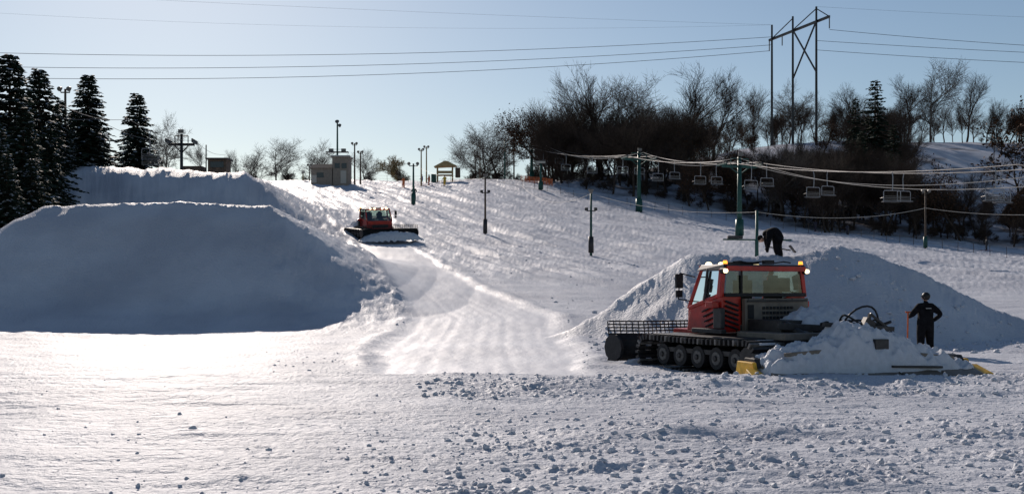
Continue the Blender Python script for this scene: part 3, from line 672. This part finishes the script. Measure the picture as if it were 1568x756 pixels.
mb.box((0,-1.12,.7),(1.6,.05,.7),M_win); mb.cyl((-1.6,0,-1),(-1.6,0,3.2),.08,.08,M_dark,6); mb.obj('cabin',h2,bevel=.02)
x,d=(683-CX)/F*205,205; z=gz(x,d); h3=empty('wooden_start_hut',(x,d,z)); mb=MB()
for a in(-1.6,1.2):
    for b in(-1,1): mb.box((a,b,1.3),(.18,.18,3.4),M_wood2)
mb.hexa([(-2.2,-1.6,2.7),(2.0,-1.6,2.9),(2.0,1.6,2.9),(-2.2,1.6,2.7),(-.3,-1.6,3.7),(.3,-1.6,3.7),(.3,1.6,3.7),(-.3,1.6,3.7)],M_wood2)
mb.box((-.2,0,1.2),(3.0,2.1,.14),M_wood2); mb.box((-.2,-1,1.7),(3,.06,.5),M_wood2); mb.box((-2.3,0,.6),(.9,.7,1.6),M_green); mb.box((2.2,0,1.7),(.9,.9,1.8),M_wood); mb.obj('frame',h3,bevel=.01)
def fence(name,pts,step,h,m,net=False,r=.03):
    mb=MB(); P_=[]
    for (u0,d0),(u1,d1) in zip(pts[:-1],pts[1:]):
        a=Vector(((u0-CX)/F*d0,d0,0)); b=Vector(((u1-CX)/F*d1,d1,0)); n=max(1,int((b-a).length/step))
        for i in range(n): q=a.lerp(b,i/n); q.z=gz(q.x,q.y); P_.append(q)
    for q in P_: mb.cyl(q-Vector((0,0,.2)),q+Vector((random.uniform(-.08,.08),0,h)),r,r,m,5)
    for a,b in zip(P_[:-1],P_[1:]):
        for k in((.95,.75,.55,.35,.15) if net else(.92,.45)): mb.cyl(a+Vector((0,0,h*k)),b+Vector((0,0,h*k)),r*.45,r*.45,m,4,False)
        if net:
            for i in range(1,7): q=a.lerp(b,i/7); mb.cyl(q+Vector((0,0,h*.1)),q+Vector((0,0,h*.95)),r*.4,r*.4,m,4,False)
    mb.obj(name)
fence('orange_safety_fence',[(798,210),(832,205),(850,200)],1.2,1.3,M_net,True,.07)
fence('rope_fence',[(560,200),(690,205),(800,195),(900,180),(1000,172)],3.5,1.2,M_wood)
fence('net_fence',[(960,176),(1180,168),(1300,158),(1420,146),(1568,135),(1700,128)],2.2,1.3,M_wood,False,.035)
# ------------------------------------------------------------------ trees
def bare_tree(H,spread,seed,bark,rt=.02,upright=.5,leaf=None,nleaf=0,trunkr=None):
    rnd=random.Random(seed); mb=MB(); tips=[]
    def grow(p,d,L,r,lev):
        n=4 if lev<2 else 3; 
        for i in range(n):
            d2=(d+Vector((rnd.gauss(0,.16),rnd.gauss(0,.16),rnd.gauss(.04,.1)))).normalized(); q=p+d2*L/n; r2=max(r*.82 if lev else r*.9,rt*.5)
            mb.cyl(p,q,r,r2,bark,5 if lev<2 else 3,False)
            if lev<4 and (i>0 or lev>0):
                for _ in range(2):
                    ax=Vector((rnd.gauss(0,1),rnd.gauss(0,1),rnd.gauss(0,.35))).normalized()
                    nd=(d2*(upright+.25)+ax*spread).normalized()
                    grow(q,nd,L*rnd.uniform(.45,.72),max(r2*.55,rt),lev+1)
            p=q;d=d2;r=r2
        if lev>=2: tips.append(p)
        if lev<4: grow(p,d,L*.6,r*.7,lev+1)
    grow(Vector((0,0,-.3)),Vector((rnd.gauss(0,.05),rnd.gauss(0,.05),1)),H*.48,trunkr or H*.018,0)
    if leaf:
        for _ in range(nleaf):
            t=rnd.choice(tips)+Vector((rnd.gauss(0,.5),rnd.gauss(0,.5),rnd.gauss(0,.4))); a=Vector((rnd.gauss(0,1),rnd.gauss(0,1),rnd.gauss(0,1))).normalized()*.17; b=a.orthogonal().normalized()*.11
            mb.add([t-a,t+b,t+a,t-b],[(0,1,2,3)],leaf)
    return mb
def spruce(H,R,seed,needle,snow=.12,dens=1.0,gap=.36,irregular=.15,lw=1.0):
    rnd=random.Random(seed); mb=MB(); mb.cyl((0,0,-.4),(0,0,H*.97),H*.016,.03,M_bark,8)
    z=H*.03
    while z<H*.985:
        f=1-z/H; rad=R*(f**.8)*rnd.uniform(1-irregular,1+irregular)+.15; nb=max(5,int((7+4*f)*dens)); a0=rnd.random()*6.28
        for k in range(nb):
            a=a0+k*6.283/nb+rnd.uniform(-.25,.25); L=rad*rnd.uniform(.72,1.12); dx,dy=math.cos(a),math.sin(a); zz=z+rnd.uniform(-.15,.15)
            n=max(3,int(L/.2)); up=.25 if f<.3 else -.1
            prev=Vector((0,0,zz)); snowy=rnd.random()<snow*2.2
            for i in range(1,n+1):
                t=i/n; q=Vector((dx*L*t,dy*L*t,zz+L*(up*t-.38*t*t+.16*t**4)))
                if i%3==0: mb.cyl(prev,q,.03*(1.2-t),.025*(1.2-t),M_bark,3,False); prev=q
                for s in(-1,1,0):
                    wl=(.34+.38*(1-t)*min(1,L/2))*rnd.uniform(.7,1.3); ang=a+s*rnd.uniform(.5,1.1); e=Vector((math.cos(ang),math.sin(ang),rnd.uniform(-.75,-.1))).normalized()*wl
                    w=Vector((-math.sin(ang),math.cos(ang),rnd.uniform(-.8,.8)))*rnd.uniform(.08,.16)*lw
                    mb.add([q,q+e*.5+w,q+e,q+e*.5-w],[(0,1,2,3)],needle)
                    if snowy and t>.4 and rnd.random()<.45: 
                        o=Vector((0,0,.05)); mb.add([q+o,q+e*.4+w*.8+o,q+e*.8+o,q+e*.4-w*.8+o],[(0,1,2,3)],M_snow)
        z+=gap*rnd.uniform(.8,1.2)*(0.6+.5*f)
    return mb
def inst(me,name,x,y,sc,rz,parent=None,z=None,sz=None):
    o=bpy.data.objects.new(name,me); scene.collection.objects.link(o); o.location=(x,y,(gz(x,y) if z is None else z)-.1); o.scale=(sc,sc,sc*(sz or 1)); o.rotation_euler=(0,0,rz)
    if parent:o.parent=parent
    return o
def protomesh(mb,name):
    me=bpy.data.meshes.new(name); me.from_pydata(mb.v,[],mb.f)
    for m in mb.mats: me.materials.append(m)
    me.polygons.foreach_set('material_index',mb.m); me.update(); return me
SP=[protomesh(spruce(14,3.0,i,M_needle,.22),'spruce') for i in range(3)]
for i,(u,top,d,w) in enumerate(((15,80,76,1.35),(60,100,86,1.3),(-45,60,74,1.35),(-120,70,80,1.4),(135,110,103,1.45),(92,150,94,1.35),(36,160,72,1.2),(-10,170,66,1.2),(210,140,122,1.35),(114,165,104,1.4),(-200,90,82,1.3),(-300,80,90,1.4),(72,190,80,1.2),(150,190,108,1.3),(10,230,62,1.2),(48,240,68,1.2))):
    x=(u-CX)/F*d; z=gz(x,d); H=CH+(HY-top)/F*d-z; s=max(H,3)/14; o=inst(SP[i%3],'spruce_tree',x,d,s*w,i*1.7); o.scale[2]=s
BT=[protomesh(bare_tree(14,.55,10+i,M_bark,.013,.65,trunkr=.24),'bare') for i in range(5)]
BG=[protomesh(bare_tree(13,.75,40+i,M_bark2,.018,.4),'bareg') for i in range(2)]
BL=[protomesh(bare_tree(13,.6,60+i,M_bark,.022,.5,M_leaf,2000),'oak') for i in range(2)]
WI=protomesh(bare_tree(8,.7,77,M_bark3,.03,.5),'willow')
SH=[protomesh(bare_tree(4.5,.9,90+i,M_bark,.012,.5,trunkr=.05),'shrub') for i in range(3)]
PI=protomesh(spruce(20,4.2,5,M_pine,.02,.75,.7,.4,1.2),'pine')
def ext(me): 
    z=[v.co.z for v in me.vertices]; return max(z)
EX={m.name:ext(m) for m in BT+BG+BL+[WI,PI]+SH}
def treeat(me,name,u,top,d,wide=1,parent=None):
    x=(u-CX)/F*d; z=gz(x,d); H=CH+(HY-top)/F*d-z; s=H/EX[me.name]; o=inst(me,name,x,d,s*wide,random.random()*6.28,parent); o.scale[2]=s; return o
for me,u,top,d,w in((BG[0],424,207,235,1.2),(BG[1],487,208,240,1.1),(BG[0],560,226,245,1.1),(WI,610,236,240,1.3),(BG[1],250,165,150,.8),(BG[0],360,225,215,.7),(BG[0],745,182,250,1.1),(BG[1],768,183,255,1.1),(BG[0],728,200,262,1),(BG[1],390,215,250,1),(BT[0],310,215,190,.8),
  (BT[0],850,152,240,1.1),(BT[1],915,90,230,1.1),(BT[2],1040,95,235,1.15),(BT[3],985,120,240,1),(BT[4],880,118,245,1),(BG[0],1425,85,305,.9),(BT[1],1300,120,310,1),(BT[3],1480,98,312,.9),(BG[1],1205,118,320,.9),(BT[2],1090,110,252,1),(BT[4],1390,110,315,.9),(BT[0],1150,130,312,.9),(BG[1],1250,140,318,.8),(BG[0],950,110,238,1),(BG[1],1070,130,245,1)):
    treeat(me,'bare_tree',u,top,d,w)
for me,u,top,d,w in((BL[0],1530,112,205,1.2),(BL[1],835,165,225,1.1),(BL[0],875,165,222,1.1),(BL[1],1045,185,232,1)):
    treeat(me,'oak_tree_with_dry_leaves',u,top,d,w)
treeat(PI,'pine_tree',1340,122,215,1.2); treeat(PI,'pine_tree',1368,190,205,1.15); treeat(PI,'pine_tree',1318,200,200,1.1); treeat(PI,'pine_tree',1310,150,222,.9)
forest=empty('forest_of_bare_trees')
rr=random.Random(3); n=0
def edge(u): return 168 if u>1250 else 205-(u-830)*.08
while n<430:
    u=rr.uniform(830,2050); dm=edge(u); d=dm+(335-dm)*rr.random()**1.2; H=rr.uniform(9,14)
    x=(u-CX)/F*d; g0=gz(x,d)
    if u<1050:
        if d>275: continue
        H=rr.uniform(11,17)
    elif u<1300:
        if 236<d<303 and rr.random()<.93: continue
        if d<=236 and rr.random()<.85: H=min(H,CH+(HY-222)/F*d-g0)
        if d>303: H*=rr.uniform(.8,1.1)
    elif u<1385: H=rr.uniform(9,15)
    else:
        if 206<d<300 and rr.random()<.92: continue
        if d<=206 and rr.random()<.82: H=min(H,CH+(HY-290)/F*d-g0)
        if 206<d<300: H*=.7
    if H<3: continue
    me=rr.choice(BT+BT+BL[:1]+BG[:1]); s=H/EX[me.name]; o=inst(me,'tree',x,d,s*rr.uniform(.8,1.05),rr.random()*6.28,forest,g0); o.scale[2]=s; n+=1
brush=empty('forest_brush'); n=0
while n<420:
    u=rr.uniform(835,2100); dm=edge(u)+1
    d=dm+(320-dm)*rr.random()**1.7
    if u>1385 and 206<d<298 and rr.random()<.88: continue
    if 1050<u<1300 and d>250 and rr.random()<.92: continue
    x=(u-CX)/F*d; inst(rr.choice(SH),'shrub',x,d,rr.uniform(.35,.8),rr.random()*6.28,brush); n+=1
for i in range(40):
    u=rr.uniform(130,620); d=rr.uniform(225,270); x=(u-CX)/F*d; inst(rr.choice(SH),'shrub',x,d,rr.uniform(.6,1.1),rr.random()*6.28,brush)
for i in range(30):
    u=rr.uniform(700,830); d=rr.uniform(235,270); x=(u-CX)/F*d; inst(rr.choice(SH),'shrub',x,d,rr.uniform(.6,1.1),rr.random()*6.28,brush)
# ------------------------------------------------------------------ light, sky, camera
az=math.radians(-18); el=math.radians(26)
Sd=Vector((math.sin(az)*math.cos(el),math.cos(az)*math.cos(el),math.sin(el)))
sl=bpy.data.lights.new('sun','SUN'); sl.energy=4.7; sl.angle=math.radians(.5); sl.color=(1,.88,.78); so=bpy.data.objects.new('sun',sl); scene.collection.objects.link(so); so.rotation_euler=Sd.to_track_quat('Z','Y').to_euler()
w=bpy.data.worlds.new('World'); scene.world=w; w.use_nodes=True; t=w.node_tree; bg=t.nodes['Background']; sk=t.nodes.new('ShaderNodeTexSky'); sk.sky_type='NISHITA'; sk.sun_disc=False
sk.sun_elevation=el; sk.sun_rotation=az; sk.air_density=1.0; sk.dust_density=.34; sk.ozone_density=1.6; sk.altitude=200
t.links.new(sk.outputs[0],bg.inputs[0]); bg.inputs[1].default_value=.076
cam=bpy.data.cameras.new('camera'); co=bpy.data.objects.new('camera',cam); scene.collection.objects.link(co); co.location=(0,0,CH); co.rotation_euler=(math.pi/2,0,0)
cam.sensor_width=36; cam.lens=F/1568*36; cam.shift_y=(HY-377.5)/1568; cam.clip_end=4000; cam.clip_start=.1; scene.camera=co
scene.view_settings.view_transform='Standard'; scene.view_settings.look='None'; scene.view_settings.exposure=0
